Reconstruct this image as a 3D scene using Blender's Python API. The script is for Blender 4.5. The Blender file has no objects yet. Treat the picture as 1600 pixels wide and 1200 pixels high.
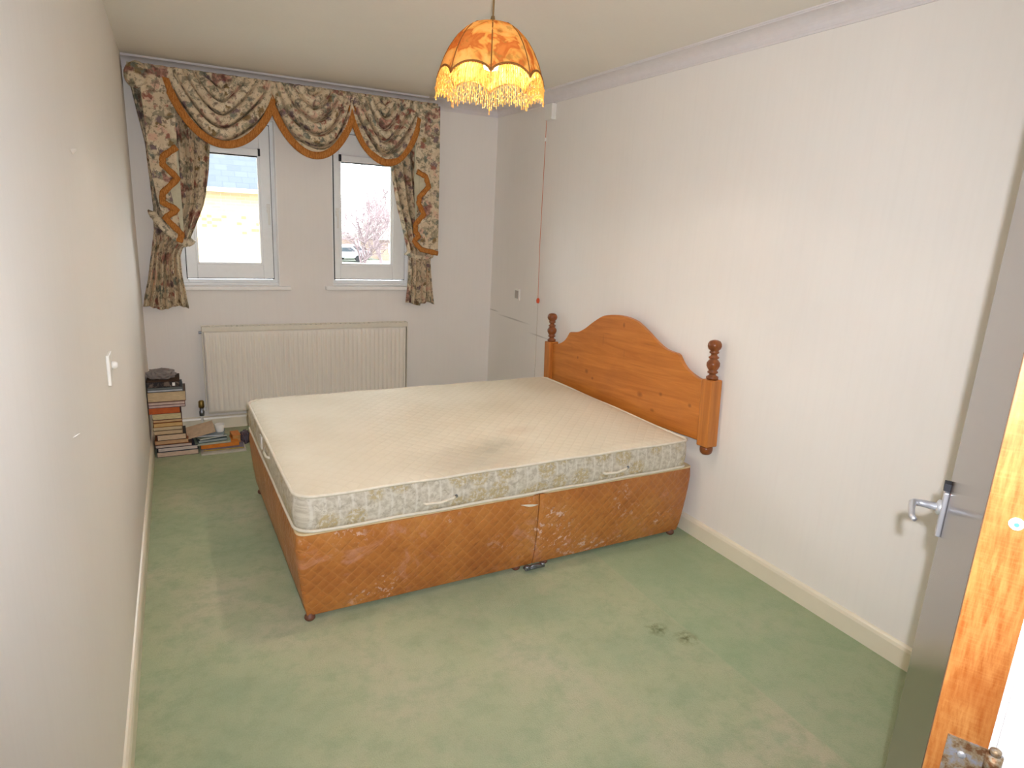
import bpy, bmesh, math, random
from math import sin, cos, pi, radians, sqrt, atan2
from mathutils import Vector, Matrix
random.seed(7)
S = bpy.context.scene
COL = S.collection

# ------------------------------------------------------------------ camera
YAW, PITCH, ROLL = 0.48435, -0.24406, 0.05229
CAMP = Vector((0.2110, -4.8193, 1.5174))
fw = Vector((sin(YAW)*cos(PITCH), cos(YAW)*cos(PITCH), sin(PITCH)))
rt0 = Vector((cos(YAW), -sin(YAW), 0)); up0 = rt0.cross(fw)
rt = rt0*cos(ROLL) + up0*sin(ROLL); up = -rt0*sin(ROLL) + up0*cos(ROLL)
cd = bpy.data.cameras.new('camera'); cam = bpy.data.objects.new('camera', cd); COL.objects.link(cam)
cam.matrix_world = Matrix(((rt.x, up.x, -fw.x, CAMP.x), (rt.y, up.y, -fw.y, CAMP.y), (rt.z, up.z, -fw.z, CAMP.z), (0, 0, 0, 1)))
cd.sensor_fit = 'HORIZONTAL'; cd.sensor_width = 36.0; cd.lens = 36.0*1006.68/1600.0
cd.clip_start = 0.02; cd.clip_end = 500
S.camera = cam

# ------------------------------------------------------------------ view, world, lights
S.view_settings.view_transform = 'Standard'
S.view_settings.look = 'None'
S.view_settings.gamma = 1.0
S.view_settings.use_curve_mapping = False
S.view_settings.exposure = 1.56
S.cycles.max_bounces = 16
S.cycles.diffuse_bounces = 12
S.cycles.transparent_max_bounces = 16

w = bpy.data.worlds.new('overcast sky'); S.world = w; w.use_nodes = True
nt = w.node_tree; nt.nodes.clear()
wo = nt.nodes.new('ShaderNodeOutputWorld'); bg = nt.nodes.new('ShaderNodeBackground')
tc = nt.nodes.new('ShaderNodeTexCoord'); nz = nt.nodes.new('ShaderNodeTexNoise'); cr = nt.nodes.new('ShaderNodeValToRGB')
nz.inputs['Scale'].default_value = 3.0; nz.inputs['Detail'].default_value = 4
cr.color_ramp.elements[0].color = (0.86, 0.92, 1.0, 1); cr.color_ramp.elements[1].color = (1, 1, 1, 1)
nt.links.new(tc.outputs['Generated'], nz.inputs['Vector']); nt.links.new(nz.outputs['Fac'], cr.inputs['Fac'])
nt.links.new(cr.outputs['Color'], bg.inputs['Color']); bg.inputs['Strength'].default_value = 4.8
nt.links.new(bg.outputs['Background'], wo.inputs['Surface'])

def point(name, loc, energy, color, radius, kind='POINT'):
    l = bpy.data.lights.new(name, kind); l.energy = energy; l.color = color; l.shadow_soft_size = radius
    o = bpy.data.objects.new(name, l); o.location = loc; COL.objects.link(o); return o
# the camera's own flash, just above and right of the lens
FLASH = point('camera_flash', CAMP + rt*0.045 + up*0.05, 66.0, (0.98, 0.99, 1.06), 0.012, 'SPOT')
FLASH.data.spot_size = radians(118); FLASH.data.spot_blend = 1.0
FLASH.rotation_euler = (fw + up*0.10).to_track_quat('-Z', 'Y').to_euler()
# bulb of the pendant lamp
LAMP = Vector((1.268, -2.52, 0))
BULB = point('pendant_bulb_light', (LAMP.x, LAMP.y, 2.09), 96.0, (1.0, 0.88, 0.73), 0.03)
SUN = bpy.data.lights.new('sun', 'SUN'); SUN.energy = 0.25; SUN.angle = radians(20); SUN.color = (1, 0.95, 0.86)
so = bpy.data.objects.new('sun', SUN); so.rotation_euler = (radians(52), 0, radians(-25)); COL.objects.link(so)

# ------------------------------------------------------------------ materials
def lin(c):
    return tuple(((v/255.0)/12.92 if v <= 10 else ((v/255.0+0.055)/1.055)**2.4) for v in c) + (1.0,)

class N:
    """tiny node-graph helper"""
    def __init__(s, name, rough=0.6, spec=0.3, metal=0.0):
        s.m = bpy.data.materials.new(name); s.m.use_nodes = True; s.t = s.m.node_tree
        s.b = s.t.nodes['Principled BSDF']
        s.b.inputs['Roughness'].default_value = rough; s.b.inputs['Metallic'].default_value = metal
        s.b.inputs['Specular IOR Level'].default_value = spec
        s._c = None
    def new(s, k, **kw):
        n = s.t.nodes.new('ShaderNode'+k)
        for a, v in kw.items(): setattr(n, a, v)
        return n
    def link(s, a, b): s.t.links.new(a, b)
    def put(s, sock, v):
        if isinstance(v, bpy.types.NodeSocket): s.link(v, sock)
        elif isinstance(v, (int, float)): sock.default_value = v
        else: sock.default_value = v
    def co(s, kind='Object', scale=(1, 1, 1), rot=(0, 0, 0), loc=(0, 0, 0)):
        t = s.new('TexCoord'); m = s.new('Mapping'); s.link(t.outputs[kind], m.inputs[0])
        m.inputs['Scale'].default_value = scale; m.inputs['Rotation'].default_value = rot; m.inputs['Location'].default_value = loc
        return m.outputs[0]
    def noise(s, vec, scale, detail=3, rough=0.55, dist=0.0):
        n = s.new('TexNoise'); s.link(vec, n.inputs['Vector']); n.inputs['Scale'].default_value = scale
        n.inputs['Detail'].default_value = detail; n.inputs['Roughness'].default_value = rough; n.inputs['Distortion'].default_value = dist
        return n.outputs['Fac']
    def voro(s, vec, scale, out='Distance', feature='F1', rnd=1.0):
        n = s.new('TexVoronoi', feature=feature); s.link(vec, n.inputs['Vector']); n.inputs['Scale'].default_value = scale
        n.inputs['Randomness'].default_value = rnd
        return n.outputs[out]
    def ramp(s, fac, stops, interp='LINEAR'):
        r = s.new('ValToRGB'); r.color_ramp.interpolation = interp; e = r.color_ramp.elements
        while len(e) > 1: e.remove(e[-1])
        e[0].position = stops[0][0]; e[0].color = stops[0][1]
        for p, c in stops[1:]:
            q = e.new(p); q.color = c
        s.link(fac, r.inputs[0]); return r.outputs[0]
    def mask(s, fac, a, b):
        return s.ramp(fac, [(a, (0, 0, 0, 1)), (b, (1, 1, 1, 1))])
    def mix(s, fac, a, b, mode='MIX'):
        n = s.new('Mix', data_type='RGBA', blend_type=mode)
        s.put(n.inputs[0], fac); s.put(n.inputs[6], a); s.put(n.inputs[7], b); return n.outputs[2]
    def math(s, op, a, b=0.0, c=None):
        n = s.new('Math', operation=op); s.put(n.inputs[0], a); s.put(n.inputs[1], b)
        if c is not None: s.put(n.inputs[2], c)
        return n.outputs[0]
    def xyz(s, vec):
        n = s.new('SeparateXYZ'); s.link(vec, n.inputs[0]); return n.outputs
    def comb(s, x, y, z):
        n = s.new('CombineXYZ'); s.put(n.inputs[0], x); s.put(n.inputs[1], y); s.put(n.inputs[2], z); return n.outputs[0]
    def blob(s, vec, c, r, soft=0.5):
        """1 inside an ellipsoid spot at c with radii r"""
        m = s.new('Mapping', vector_type='POINT'); s.link(vec, m.inputs[0])
        m.inputs['Scale'].default_value = tuple(1/q for q in r); m.inputs['Location'].default_value = tuple(-a/q for a, q in zip(c, r))
        l = s.new('VectorMath', operation='LENGTH'); s.link(m.outputs[0], l.inputs[0])
        return s.ramp(l.outputs['Value'], [(soft, (1, 1, 1, 1)), (1.0, (0, 0, 0, 1))])
    def color(s, c): s.put(s.b.inputs['Base Color'], c); return s
    def bump(s, h, strength=0.3, dist=0.01):
        n = s.new('Bump'); n.inputs['Strength'].default_value = strength; n.inputs['Distance'].default_value = dist
        s.link(h, n.inputs['Height'])
        if s._c: s.link(s._c, n.inputs['Normal'])
        s._c = n.outputs[0]; s.link(s._c, s.b.inputs['Normal']); return s

def plain(name, c, rough=0.5, spec=0.3, metal=0.0, var=0.06, scale=30):
    n = N(name, rough, spec, metal); v = n.co()
    f = n.noise(v, scale, 3)
    a = lin(c); d = tuple(max(0, x*(1-var*2)) for x in a[:3])+(1,)
    n.color(n.ramp(f, [(0.3, d), (0.65, a)])); return n.m

def m_wall(name, tint=(239, 235, 230)):
    n = N(name, 0.75, 0.15); v = n.co()
    base = n.ramp(n.noise(v, 1.3, 4), [(0.3, lin(tuple(q-4 for q in tint))), (0.7, lin(tint))])
    vs = n.co(scale=(60, 60, 3)); g = n.noise(vs, 1.0, 3)
    base = n.mix(n.math('MULTIPLY', n.mask(g, .45, .8), 0.06), base, lin((200, 196, 188)))
    n.color(base); n.bump(g, 0.12, 0.003); n.bump(n.noise(v, 120, 2), 0.08, 0.001)
    return n
M = {}
M['wall'] = m_wall('embossed off white wallpaper').m
nw = m_wall('embossed off white wallpaper right')
vv = nw.co()
sc_ = None
src = nw.b.inputs['Base Color'].links[0].from_socket
lines = nw.math('MAXIMUM', nw.blob(vv, (2.505, -0.42, 0.80), (0.2, 0.30, 0.008), .3), nw.blob(vv, (2.505, -0.84, 0.74), (0.2, 0.17, 0.007), .3))
lines = nw.math('MAXIMUM', lines, nw.blob(vv, (2.505, -0.06, 0.82), (0.2, 0.12, 0.007), .3))
nw.color(nw.mix(nw.math('MULTIPLY', lines, 0.4), src, lin((120, 112, 104))))
M['wall_r'] = nw.m
M['ceiling'] = m_wall('painted ceiling', (234, 229, 220)).m
M['coving'] = plain('lilac white coving paint', (226, 221, 222), .6, .2, var=.02)
M['skirting'] = plain('cream gloss skirting', (232, 224, 204), .3, .45, var=.03, scale=6)

n = N('worn sage green carpet', 0.95, 0.05); v = n.co()
a = n.noise(v, 1.7, 5, .6); b = n.noise(v, 7, 5, .65); c = n.noise(v, 220, 2)
base = n.ramp(a, [(0.32, lin((154, 170, 140))), (0.5, lin((174, 182, 150))), (0.68, lin((190, 187, 162)))])
base = n.mix(n.math('MULTIPLY', n.mask(n.noise(v, 14, 6, .75), .46, .66), .40), base, lin((146, 156, 126)))
base = n.mix(n.math('MULTIPLY', n.mask(b, .48, .75), .55), base, lin((144, 166, 136)))
base = n.mix(n.math('MULTIPLY', n.mask(n.noise(v, 3.1, 6, .7), .55, .72), .5), base, lin((190, 184, 158)))
p = n.xyz(v)
seam = n.math('LESS_THAN', n.math('ABSOLUTE', n.math('SUBTRACT', p[0], 1.905)), 0.006)
right = n.math('GREATER_THAN', p[0], 1.905)
base = n.mix(n.math('MULTIPLY', right, .40), base, lin((150, 174, 140)))
base = n.mix(n.math('MULTIPLY', seam, .20), base, lin((180, 184, 154)))
st = n.math('MULTIPLY', n.math('MAXIMUM', n.blob(v, (1.80, -3.13, 0), (.055, .06, .5), .2), n.blob(v, (1.87, -3.22, 0), (.055, .06, .5), .2)), n.mask(n.noise(v, 38, 3), .40, .62))
base = n.mix(n.math('MULTIPLY', st, .75), base, lin((84, 92, 52)))
worn = n.blob(v, (0.9, -3.2, 0), (1.0, .9, .5), .1)
base = n.mix(n.math('MULTIPLY', worn, .22), base, lin((176, 170, 144)))
base = n.mix(n.math('MULTIPLY', n.mask(c, .3, .7), .16), base, lin((112, 122, 92)))
n.color(base); n.bump(c, .5, .004); n.bump(b, .25, .01)
M['carpet'] = n.m

def floral(name, sc=1.0):
    n = N(name, 0.85, 0.1); v = n.co()
    nn = n.new('TexNoise'); n.link(v, nn.inputs['Vector']); nn.inputs['Scale'].default_value = 22*sc; nn.inputs['Detail'].default_value = 4; nn.inputs['Roughness'].default_value = .7
    off = n.mix(0.10, v, nn.outputs['Color'], 'ADD')
    vc = n.new('TexVoronoi'); n.link(off, vc.inputs['Vector']); vc.inputs['Scale'].default_value = 21*sc
    sp = n.new('SeparateColor'); n.link(vc.outputs['Color'], sp.inputs[0])
    cell = n.ramp(sp.outputs[0], [(0, lin((222, 206, 178))), (.26, lin((160, 152, 126))), (.38, lin((128, 130, 116))), (.50, lin((220, 202, 174))),
                                 (.62, lin((160, 106, 90))), (.72, lin((130, 110, 110))), (.82, lin((214, 178, 154))), (.92, lin((140, 116, 80)))], 'CONSTANT')
    edge = n.mask(vc.outputs['Distance'], .36, .60)
    base = n.mix(edge, cell, lin((212, 194, 164)))
    rose = n.mask(n.noise(v, 9.5*sc, 2, .5), .60, .65)
    base = n.mix(n.math('MULTIPLY', rose, .80), base, n.ramp(n.noise(v, 46*sc, 3), [(.42, lin((118, 62, 58))), (.60, lin((182, 128, 114)))]))
    lf = n.mask(n.noise(v, 12*sc, 4, .65, 1.2), .57, .61)
    base = n.mix(n.math('MULTIPLY', lf, .65), base, lin((116, 114, 96)))
    dark = n.mask(n.noise(v, 38*sc, 4, .7), .53, .60)
    base = n.mix(n.math('MULTIPLY', dark, .65), base, lin((104, 92, 76)))
    n.color(base); n.bump(n.noise(v, 300, 2), .2, .001); return n.m
M['floral'] = floral('faded floral chintz', 1.0)
M['lining'] = plain('pale sateen lining', (206, 200, 172), .7, .15)
n = N('orange fringe trim', .8, .1); v = n.co(scale=(1, 1, .15)); n.color(n.ramp(n.noise(v, 240, 2), [(.35, lin((160, 98, 44))), (.65, lin((200, 136, 72)))])); n.bump(n.noise(v, 240, 2), .6, .004); M['trim'] = n.m

n = N('cream quilted damask', .6, .25); v = n.co()
p = n.xyz(v)
k = pi/0.062
s1 = n.math('ABSOLUTE', n.math('SINE', n.math('MULTIPLY', n.math('ADD', p[0], p[1]), k)))
s2 = n.math('ABSOLUTE', n.math('SINE', n.math('MULTIPLY', n.math('SUBTRACT', p[0], p[1]), k)))
q = n.math('POWER', n.math('MULTIPLY', s1, s2), .45)
base = n.ramp(n.noise(v, 2.2, 4), [(.3, lin((210, 200, 177))), (.7, lin((224, 217, 198)))])
base = n.mix(n.math('MULTIPLY', n.math('SUBTRACT', 1.0, n.mask(q, .0, .4)), .05), base, lin((170, 150, 118)))
base = n.mix(n.math('MULTIPLY', n.math('MULTIPLY', n.blob(v, (-.02, -.43, .0), (.20, .13, .5), .15), n.mask(n.noise(v, 9, 3), .3, .6)), .50), base, lin((142, 136, 114)))
base = n.mix(n.math('MULTIPLY', n.blob(v, (.15, -.30, .0), (.16, .07, .5), .1), .30), base, lin((172, 140, 108)))
n.color(base); n.bump(q, .35, .006); n.bump(n.noise(v, 60, 3), .12, .002); M['mat_top'] = n.m

n = N('grey gold brocade border', .5, .3); v = n.co()
p = n.xyz(v); u = n.math('ADD', p[0], p[1])
strp = n.mask(n.math('SINE', n.math('MULTIPLY', u, 2*pi/.05)), .80, .95)
uv = n.comb(u, p[2], 0.0)
base = n.ramp(n.noise(uv, 50, 3), [(.38, lin((188, 179, 162))), (.6, lin((212, 205, 190)))])
base = n.mix(n.math('MULTIPLY', strp, .5), base, lin((224, 219, 208)))
fl = n.mask(n.voro(uv, 9.5, rnd=.6), .38, .50)
leafy = n.math('MULTIPLY', n.math('SUBTRACT', 1.0, fl), n.mask(n.noise(uv, 62, 4, .7), .43, .53))
base = n.mix(n.math('MULTIPLY', leafy, .8), base, lin((184, 164, 118)))
base = n.mix(n.math('MULTIPLY', n.mask(n.noise(uv, 34, 4, .7, 1.0), .56, .62), .45), base, lin((150, 140, 120)))
n.color(base); n.bump(n.noise(uv, 70, 3), .2, .002); M['mat_side'] = n.m
M['piping'] = plain('cream piping', (226, 218, 200), .6, .2)

n = N('orange brown satin divan cover', .36, .5); v = n.co()
p = n.xyz(v); u = n.math('ADD', p[0], p[1])
k = pi/0.052
s1 = n.math('ABSOLUTE', n.math('SINE', n.math('MULTIPLY', n.math('ADD', u, p[2]), k)))
s2 = n.math('ABSOLUTE', n.math('SINE', n.math('MULTIPLY', n.math('SUBTRACT', u, p[2]), k)))
q = n.math('POWER', n.math('MULTIPLY', s1, s2), .4)
base = n.ramp(n.noise(v, 3.5, 5, .65), [(.28, lin((158, 92, 44))), (.5, lin((182, 114, 54))), (.72, lin((198, 136, 72)))])
base = n.mix(n.math('MULTIPLY', n.math('SUBTRACT', 1.0, n.mask(q, .1, .7)), .22), base, lin((216, 154, 90)))
base = n.mix(n.math('MULTIPLY', n.mask(n.noise(v, 24, 4, .7), .52, .66), .30), base, lin((142, 80, 44)))
sm = n.mask(n.noise(v, 5.0, 6, .75, .8), .56, .66)
base = n.mix(n.math('MULTIPLY', sm, .5), base, lin((204, 148, 124)))
sm2 = n.math('MULTIPLY', n.mask(n.noise(v, 42, 4, .7), .56, .62), n.mask(n.noise(v, 4.0, 3), .52, .62))
base = n.mix(n.math('MULTIPLY', sm2, .7), base, lin((226, 196, 184)))
n.color(base); n.bump(q, .5, .005); n.bump(n.noise(v, 18, 4), .4, .012)
M['divan'] = n.m
M['divan_top'] = plain('cream ticking', (222, 200, 158), .7, .15)

def wood(name, c0, c1, axis, rough=.32, spec=.5, knots=True, sc=1.0):
    n = N(name, rough, spec); s = [16*sc]*3; s[axis] = 1.2*sc
    v = n.co(scale=tuple(s)); g = n.noise(v, 1.6, 5, .6, .8)
    base = n.ramp(g, [(.3, lin(c0)), (.68, lin(c1))])
    if knots:
        s2 = [1.0]*3; s2[axis] = .55; v2 = n.co(scale=tuple(s2))
        d = n.voro(v2, 5.2*sc); k = n.ramp(d, [(.05, (1, 1, 1, 1)), (.13, (0, 0, 0, 1))])
        base = n.mix(n.math('MULTIPLY', k, .8), base, lin(tuple(int(q*.5) for q in c0)))
    fine = [90*sc]*3; fine[axis] = 3*sc
    base = n.mix(n.math('MULTIPLY', n.mask(n.noise(n.co(scale=tuple(fine)), 1.0, 2), .5, .8), .2), base, lin(c0))
    n.color(base); n.bump(g, .05, .002); return n.m
M['pine_y'] = wood('honey pine panel', (176, 102, 36), (206, 130, 56), 1, knots=False)
n = N.__new__(N); n.m = M['pine_y']; n.t = n.m.node_tree; n.b = n.t.nodes['Principled BSDF']; n._c = None
src = n.b.inputs['Base Color'].links[0].from_socket; v = n.co(); kn = None
for (a, b_, ra, rb) in ((.296, -.131, .022, .018), (.23, -.164, .014, .012), (-.054, .191, .014, .020), (-.398, -.14, .018, .014), (-.228, -.174, .030, .020), (-.339, -.24, .024, .012), (-.618, -.154, .016, .013), (.40, -.06, .012, .012)):
    q = n.blob(v, (0, a, b_), (.5, ra, rb), .25); kn = q if kn is None else n.math('MAXIMUM', kn, q)
for (a, b_, ra, rb) in ((.137, .088, .010, .045), (-.069, .029, .006, .040), (-.272, .109, .07, .008), (.10, .125, .06, .006), (-.20, -.02, .10, .005)):
    kn = n.math('MAXIMUM', kn, n.math('MULTIPLY', n.blob(v, (0, a, b_), (.5, ra, rb), .1), .5))
base = n.mix(n.math('MULTIPLY', kn, .62), src, lin((112, 56, 22)))
n.color(n.mix(n.math('MULTIPLY', n.mask(n.noise(v, 5, 3), .5, .7), .25), base, lin((160, 88, 34))))
M['pine_z'] = wood('honey pine post', (168, 98, 38), (204, 128, 56), 2, knots=False)
M['pine_dark'] = wood('dark stained turned pine', (110, 56, 24), (148, 84, 38), 2, knots=False, rough=.28)
M['door_face'] = wood('dark varnished door veneer', (84, 64, 48), (100, 78, 58), 2, rough=.18, spec=.25, knots=False)
n = N('orange varnished timber edge', .4, .4); v = n.co(scale=(60, 60, 8)); v2 = n.co()
base = n.ramp(n.noise(v, 3.2, 4, .7), [(.32, lin((136, 74, 26))), (.68, lin((166, 112, 58)))])
base = n.mix(n.math('MULTIPLY', n.mask(n.noise(n.co(scale=(25, 25, 300)), 2.0, 2), .45, .7), .22), base, lin((176, 126, 74)))
base = n.mix(n.math('MULTIPLY', n.mask(n.noise(v2, 14, 4), .5, .65), .45), base, lin((134, 66, 20)))
n.color(base); n.bump(n.noise(v, 5, 3), .15, .001); M['door_edge'] = n.m
M['white_gloss'] = plain('white gloss paint', (246, 245, 242), .3, .45, var=.02)
M['upvc'] = plain('white plastic window frame', (244, 246, 246), .28, .5, var=.015)
M['plastic'] = plain('white plastic', (236, 234, 228), .35, .45, var=.02)
M['grey_plastic'] = plain('grey plastic', (176, 172, 168), .45, .4, var=.02)
M['seal'] = plain('dark rubber seal', (58, 58, 62), .7, .2)
M['chrome'] = plain('satin aluminium', (222, 224, 230), .34, .5, .75, var=.02)
M['steel'] = plain('zinc plated steel', (150, 154, 162), .42, .5, .9, var=.12, scale=60)
n = N('rusty hinge steel', .55, .4, .6); v = n.co(); n.color(n.ramp(n.noise(v, 70, 4, .7), [(.38, lin((148, 150, 158))), (.52, lin((150, 132, 104))), (.62, lin((112, 76, 48)))])); n.bump(n.noise(v, 120, 3), .4, .001); M['rust'] = n.m
M['brass'] = plain('dull brass', (150, 124, 66), .4, .5, .8)
M['dark'] = plain('dark brown felt', (70, 52, 40), .8, .2)
M['castor'] = plain('brown castor', (112, 72, 56), .5, .4)
M['rad'] = plain('cream radiator enamel', (238, 232, 220), .35, .4, var=.015, scale=3)
M['grille'] = plain('radiator grille enamel', (226, 220, 204), .35, .4, var=.02)
M['cord_orange'] = plain('orange pull cord', (214, 120, 84), .6, .3)
M['cord_white'] = plain('white pull cord', (206, 196, 184), .6, .3)
M['orange_toggle'] = plain('red orange plastic toggle', (226, 84, 40), .4, .4)
M['cyan'] = plain('turquoise plug centre', (70, 190, 205), .4, .4)
M['brown_flex'] = plain('brown lamp flex', (138, 112, 74), .6, .3)

# glass
n = N('window glass', 0.0, .5); t = n.t
gl = n.new('BsdfGlossy'); gl.inputs['Roughness'].default_value = .02
tr = n.new('BsdfTransparent'); tr.inputs['Color'].default_value = (.97, .985, .98, 1)
fr = n.new('Fresnel'); fr.inputs['IOR'].default_value = 1.35; mx = n.new('MixShader')
n.link(fr.outputs[0], mx.inputs[0]); n.link(tr.outputs[0], mx.inputs[1]); n.link(gl.outputs[0], mx.inputs[2])
t.links.new(mx.outputs[0], t.nodes['Material Output'].inputs['Surface']); M['glass'] = n.m

def translucent(name, colsock_fn, fac=.6, transp=0.0):
    n = N(name, .8, .1); c = colsock_fn(n)
    d = n.new('BsdfDiffuse'); tl = n.new('BsdfTranslucent'); mx = n.new('MixShader'); mx.inputs[0].default_value = fac
    n.put(d.inputs['Color'], c); n.put(tl.inputs['Color'], c)
    n.link(d.outputs[0], mx.inputs[1]); n.link(tl.outputs[0], mx.inputs[2]); out = mx.outputs[0]
    if transp:
        tp = n.new('BsdfTransparent'); m2 = n.new('MixShader'); m2.inputs[0].default_value = transp
        n.link(out, m2.inputs[1]); n.link(tp.outputs[0], m2.inputs[2]); out = m2.outputs[0]
    n.link(out, n.t.nodes['Material Output'].inputs['Surface']); return n.m
def shade_col(n):
    v = n.co(); f = n.noise(v, 13, 3, .55, .6)
    b = n.ramp(f, [(.40, lin((246, 206, 122))), (.50, lin((240, 186, 96))), (.55, lin((214, 128, 62))), (.64, lin((226, 150, 76)))])
    return n.mix(n.math('MULTIPLY', n.mask(n.noise(v, 34, 3), .56, .64), .45), b, lin((180, 140, 70)))
M['shade'] = translucent('floral lampshade fabric', shade_col, .18)
M['fringe'] = translucent('pale gold crochet fringe', lambda n: lin((238, 206, 120)), .55)
M['braid'] = plain('brown braid', (150, 100, 52), .8, .1)
n = N('warm bulb glass'); n.b.inputs['Emission Color'].default_value = (1.0, .72, .36, 1); n.b.inputs['Emission Strength'].default_value = 14; M['bulb'] = n.m
M['bag'] = translucent('crumpled grey polythene', lambda n: lin((178, 168, 164)), .35, .25)

# outdoors
def brickmat():
    n = N('sunlit yellow brick', .9, .1); v = n.co(); p = n.xyz(v)
    uv = n.comb(n.math('ADD', p[0], p[1]), p[2], 0.0)
    b = n.new('TexBrick'); n.link(uv, b.inputs['Vector']); b.inputs['Scale'].default_value = 1.0
    b.inputs['Brick Width'].default_value = .225; b.inputs['Row Height'].default_value = .075; b.inputs['Mortar Size'].default_value = .007
    b.inputs['Color1'].default_value = lin((150, 132, 102)); b.inputs['Color2'].default_value = lin((144, 125, 94)); b.inputs['Mortar'].default_value = lin((148, 134, 110))
    cell = n.comb(n.math('FLOOR', n.math('DIVIDE', n.math('ADD', p[0], p[1]), .1125)), n.math('FLOOR', n.math('DIVIDE', p[2], .075)), 0.0)
    wn = n.new('TexWhiteNoise'); n.link(cell, wn.inputs['Vector'])
    odd = n.math('MULTIPLY', n.math('GREATER_THAN', wn.outputs['Value'], .62), n.mask(n.math('ABSOLUTE', n.math('SUBTRACT', p[2], 1.15)), .20, .26))
    inv = n.math('MULTIPLY', n.math('GREATER_THAN', wn.outputs['Value'], .80), n.math('LESS_THAN', n.math('ABSOLUTE', n.math('SUBTRACT', p[2], 1.15)), .24))
    base = n.mix(n.math('MULTIPLY', inv, .6), b.outputs['Color'], lin((98, 70, 50)))
    n.color(base); return n.m
M['brick'] = brickmat()
n = N('grey blue slates', .75, .2); v = n.co(); p = n.xyz(v)
b = n.new('TexBrick'); n.link(n.comb(p[0], n.math('MULTIPLY', p[2], 1.4), 0.0), b.inputs['Vector']); b.inputs['Scale'].default_value = 1
b.inputs['Brick Width'].default_value = .3; b.inputs['Row Height'].default_value = .2; b.inputs['Mortar Size'].default_value = .006
b.inputs['Color1'].default_value = lin((60, 66, 74)); b.inputs['Color2'].default_value = lin((66, 72, 82)); b.inputs['Mortar'].default_value = lin((54, 60, 68))
n.color(b.outputs['Color']); M['slate'] = n.m
M['render_wall'] = plain('buff house wall', (128, 112, 98), .9, .1)
M['brown_roof'] = plain('brown roof tiles', (132, 130, 122), .85, .1, scale=4)
M['bark'] = plain('grey pink winter twigs', (122, 108, 110), .9, .1, scale=3)
M['grass'] = plain('winter grass and tarmac', (104, 108, 98), .95, .05, scale=.6, var=.15)
M['carpaint'] = plain('pale blue car paint', (120, 134, 146), .25, .6)
M['carpaint2'] = plain('white car paint', (160, 164, 168), .25, .6)
M['carglass'] = plain('dark car glass', (44, 52, 60), .15, .6)
M['tyre'] = plain('black tyre', (34, 34, 36), .8, .2)
M['gutter'] = plain('cream gutter', (214, 200, 150), .5, .3)

# ------------------------------------------------------------------ builders
def link(o, parent=None):
    COL.objects.link(o)
    if parent: o.parent = parent
    return o
def obj(name, bm, mat, parent=None, smooth=False, bevel=0.0, seg=2):
    me = bpy.data.meshes.new(name); bmesh.ops.recalc_face_normals(bm, faces=bm.faces); bm.to_mesh(me); bm.free()
    for m in (mat if isinstance(mat, (list, tuple)) else [mat]): me.materials.append(m)
    if smooth:
        for p in me.polygons: p.use_smooth = True
    o = link(bpy.data.objects.new(name, me), parent)
    if bevel:
        b = o.modifiers.new('bevel', 'BEVEL'); b.width = bevel; b.segments = seg; b.limit_method = 'ANGLE'; b.angle_limit = radians(40)
        for p in me.polygons: p.use_smooth = True
        bpy.context.view_layer.objects.active = o
        w_ = o.modifiers.new('wn', 'WEIGHTED_NORMAL'); w_.keep_sharp = True
    return o
def tag(o, label, cat, group=None, kind=None):
    o['label'] = label; o['category'] = cat
    if group: o['group'] = group
    if kind: o['kind'] = kind
    return o
def thing(name, label, cat, loc=(0, 0, 0), rotz=0.0, group=None, rot=None):
    o = bpy.data.objects.new(name, None); o.empty_display_size = .05; COL.objects.link(o)
    o.location = loc; o.rotation_euler = rot if rot else (0, 0, rotz)
    return tag(o, label, cat, group)
def struct(name, bm, mat, **k):
    o = obj(name, bm, mat, **k); o['kind'] = 'structure'; return o
def box(bm, x0, x1, y0, y1, z0, z1):
    vs = [bm.verts.new((x, y, z)) for x in (x0, x1) for y in (y0, y1) for z in (z0, z1)]
    for f in ((0, 1, 3, 2), (4, 6, 7, 5), (0, 4, 5, 1), (2, 3, 7, 6), (0, 2, 6, 4), (1, 5, 7, 3)):
        bm.faces.new([vs[i] for i in f])
    return bm
def B(*a):
    bm = bmesh.new()
    if isinstance(a[0], (list, tuple)):
        for q in a: box(bm, *q)
    else: box(bm, *a)
    return bm
def prism(bm, pts, fn, d0, d1):
    """pts 2-D outline; fn(a,b,d) -> xyz"""
    A = [bm.verts.new(fn(a, b, d0)) for a, b in pts]; C = [bm.verts.new(fn(a, b, d1)) for a, b in pts]
    bm.faces.new(A); bm.faces.new(C[::-1]); k = len(pts)
    for i in range(k): bm.faces.new((A[i], A[(i+1) % k], C[(i+1) % k], C[i]))
    return bm
def lathe(bm, prof, seg=24, c=(0, 0, 0), axis=2):
    rings = []
    def P(r, h, a):
        q = [r*cos(a), r*sin(a)]; q.insert(axis, h); return tuple(q[i]+c[i] for i in range(3))
    for r, h in prof:
        if r < 1e-6: rings.append([bm.verts.new(P(0, h, 0))])
        else: rings.append([bm.verts.new(P(r, h, 2*pi*i/seg)) for i in range(seg)])
    for a, b in zip(rings, rings[1:]):
        for i in range(seg):
            j = (i+1) % seg
            if len(a) == 1 and len(b) == 1: continue
            if len(a) == 1: bm.faces.new((a[0], b[i], b[j]))
            elif len(b) == 1: bm.faces.new((a[i], a[j], b[0]))
            else: bm.faces.new((a[i], a[j], b[j], b[i]))
    if len(rings[0]) > 1: bm.faces.new(rings[0])
    if len(rings[-1]) > 1: bm.faces.new(rings[-1])
    return bm
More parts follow.
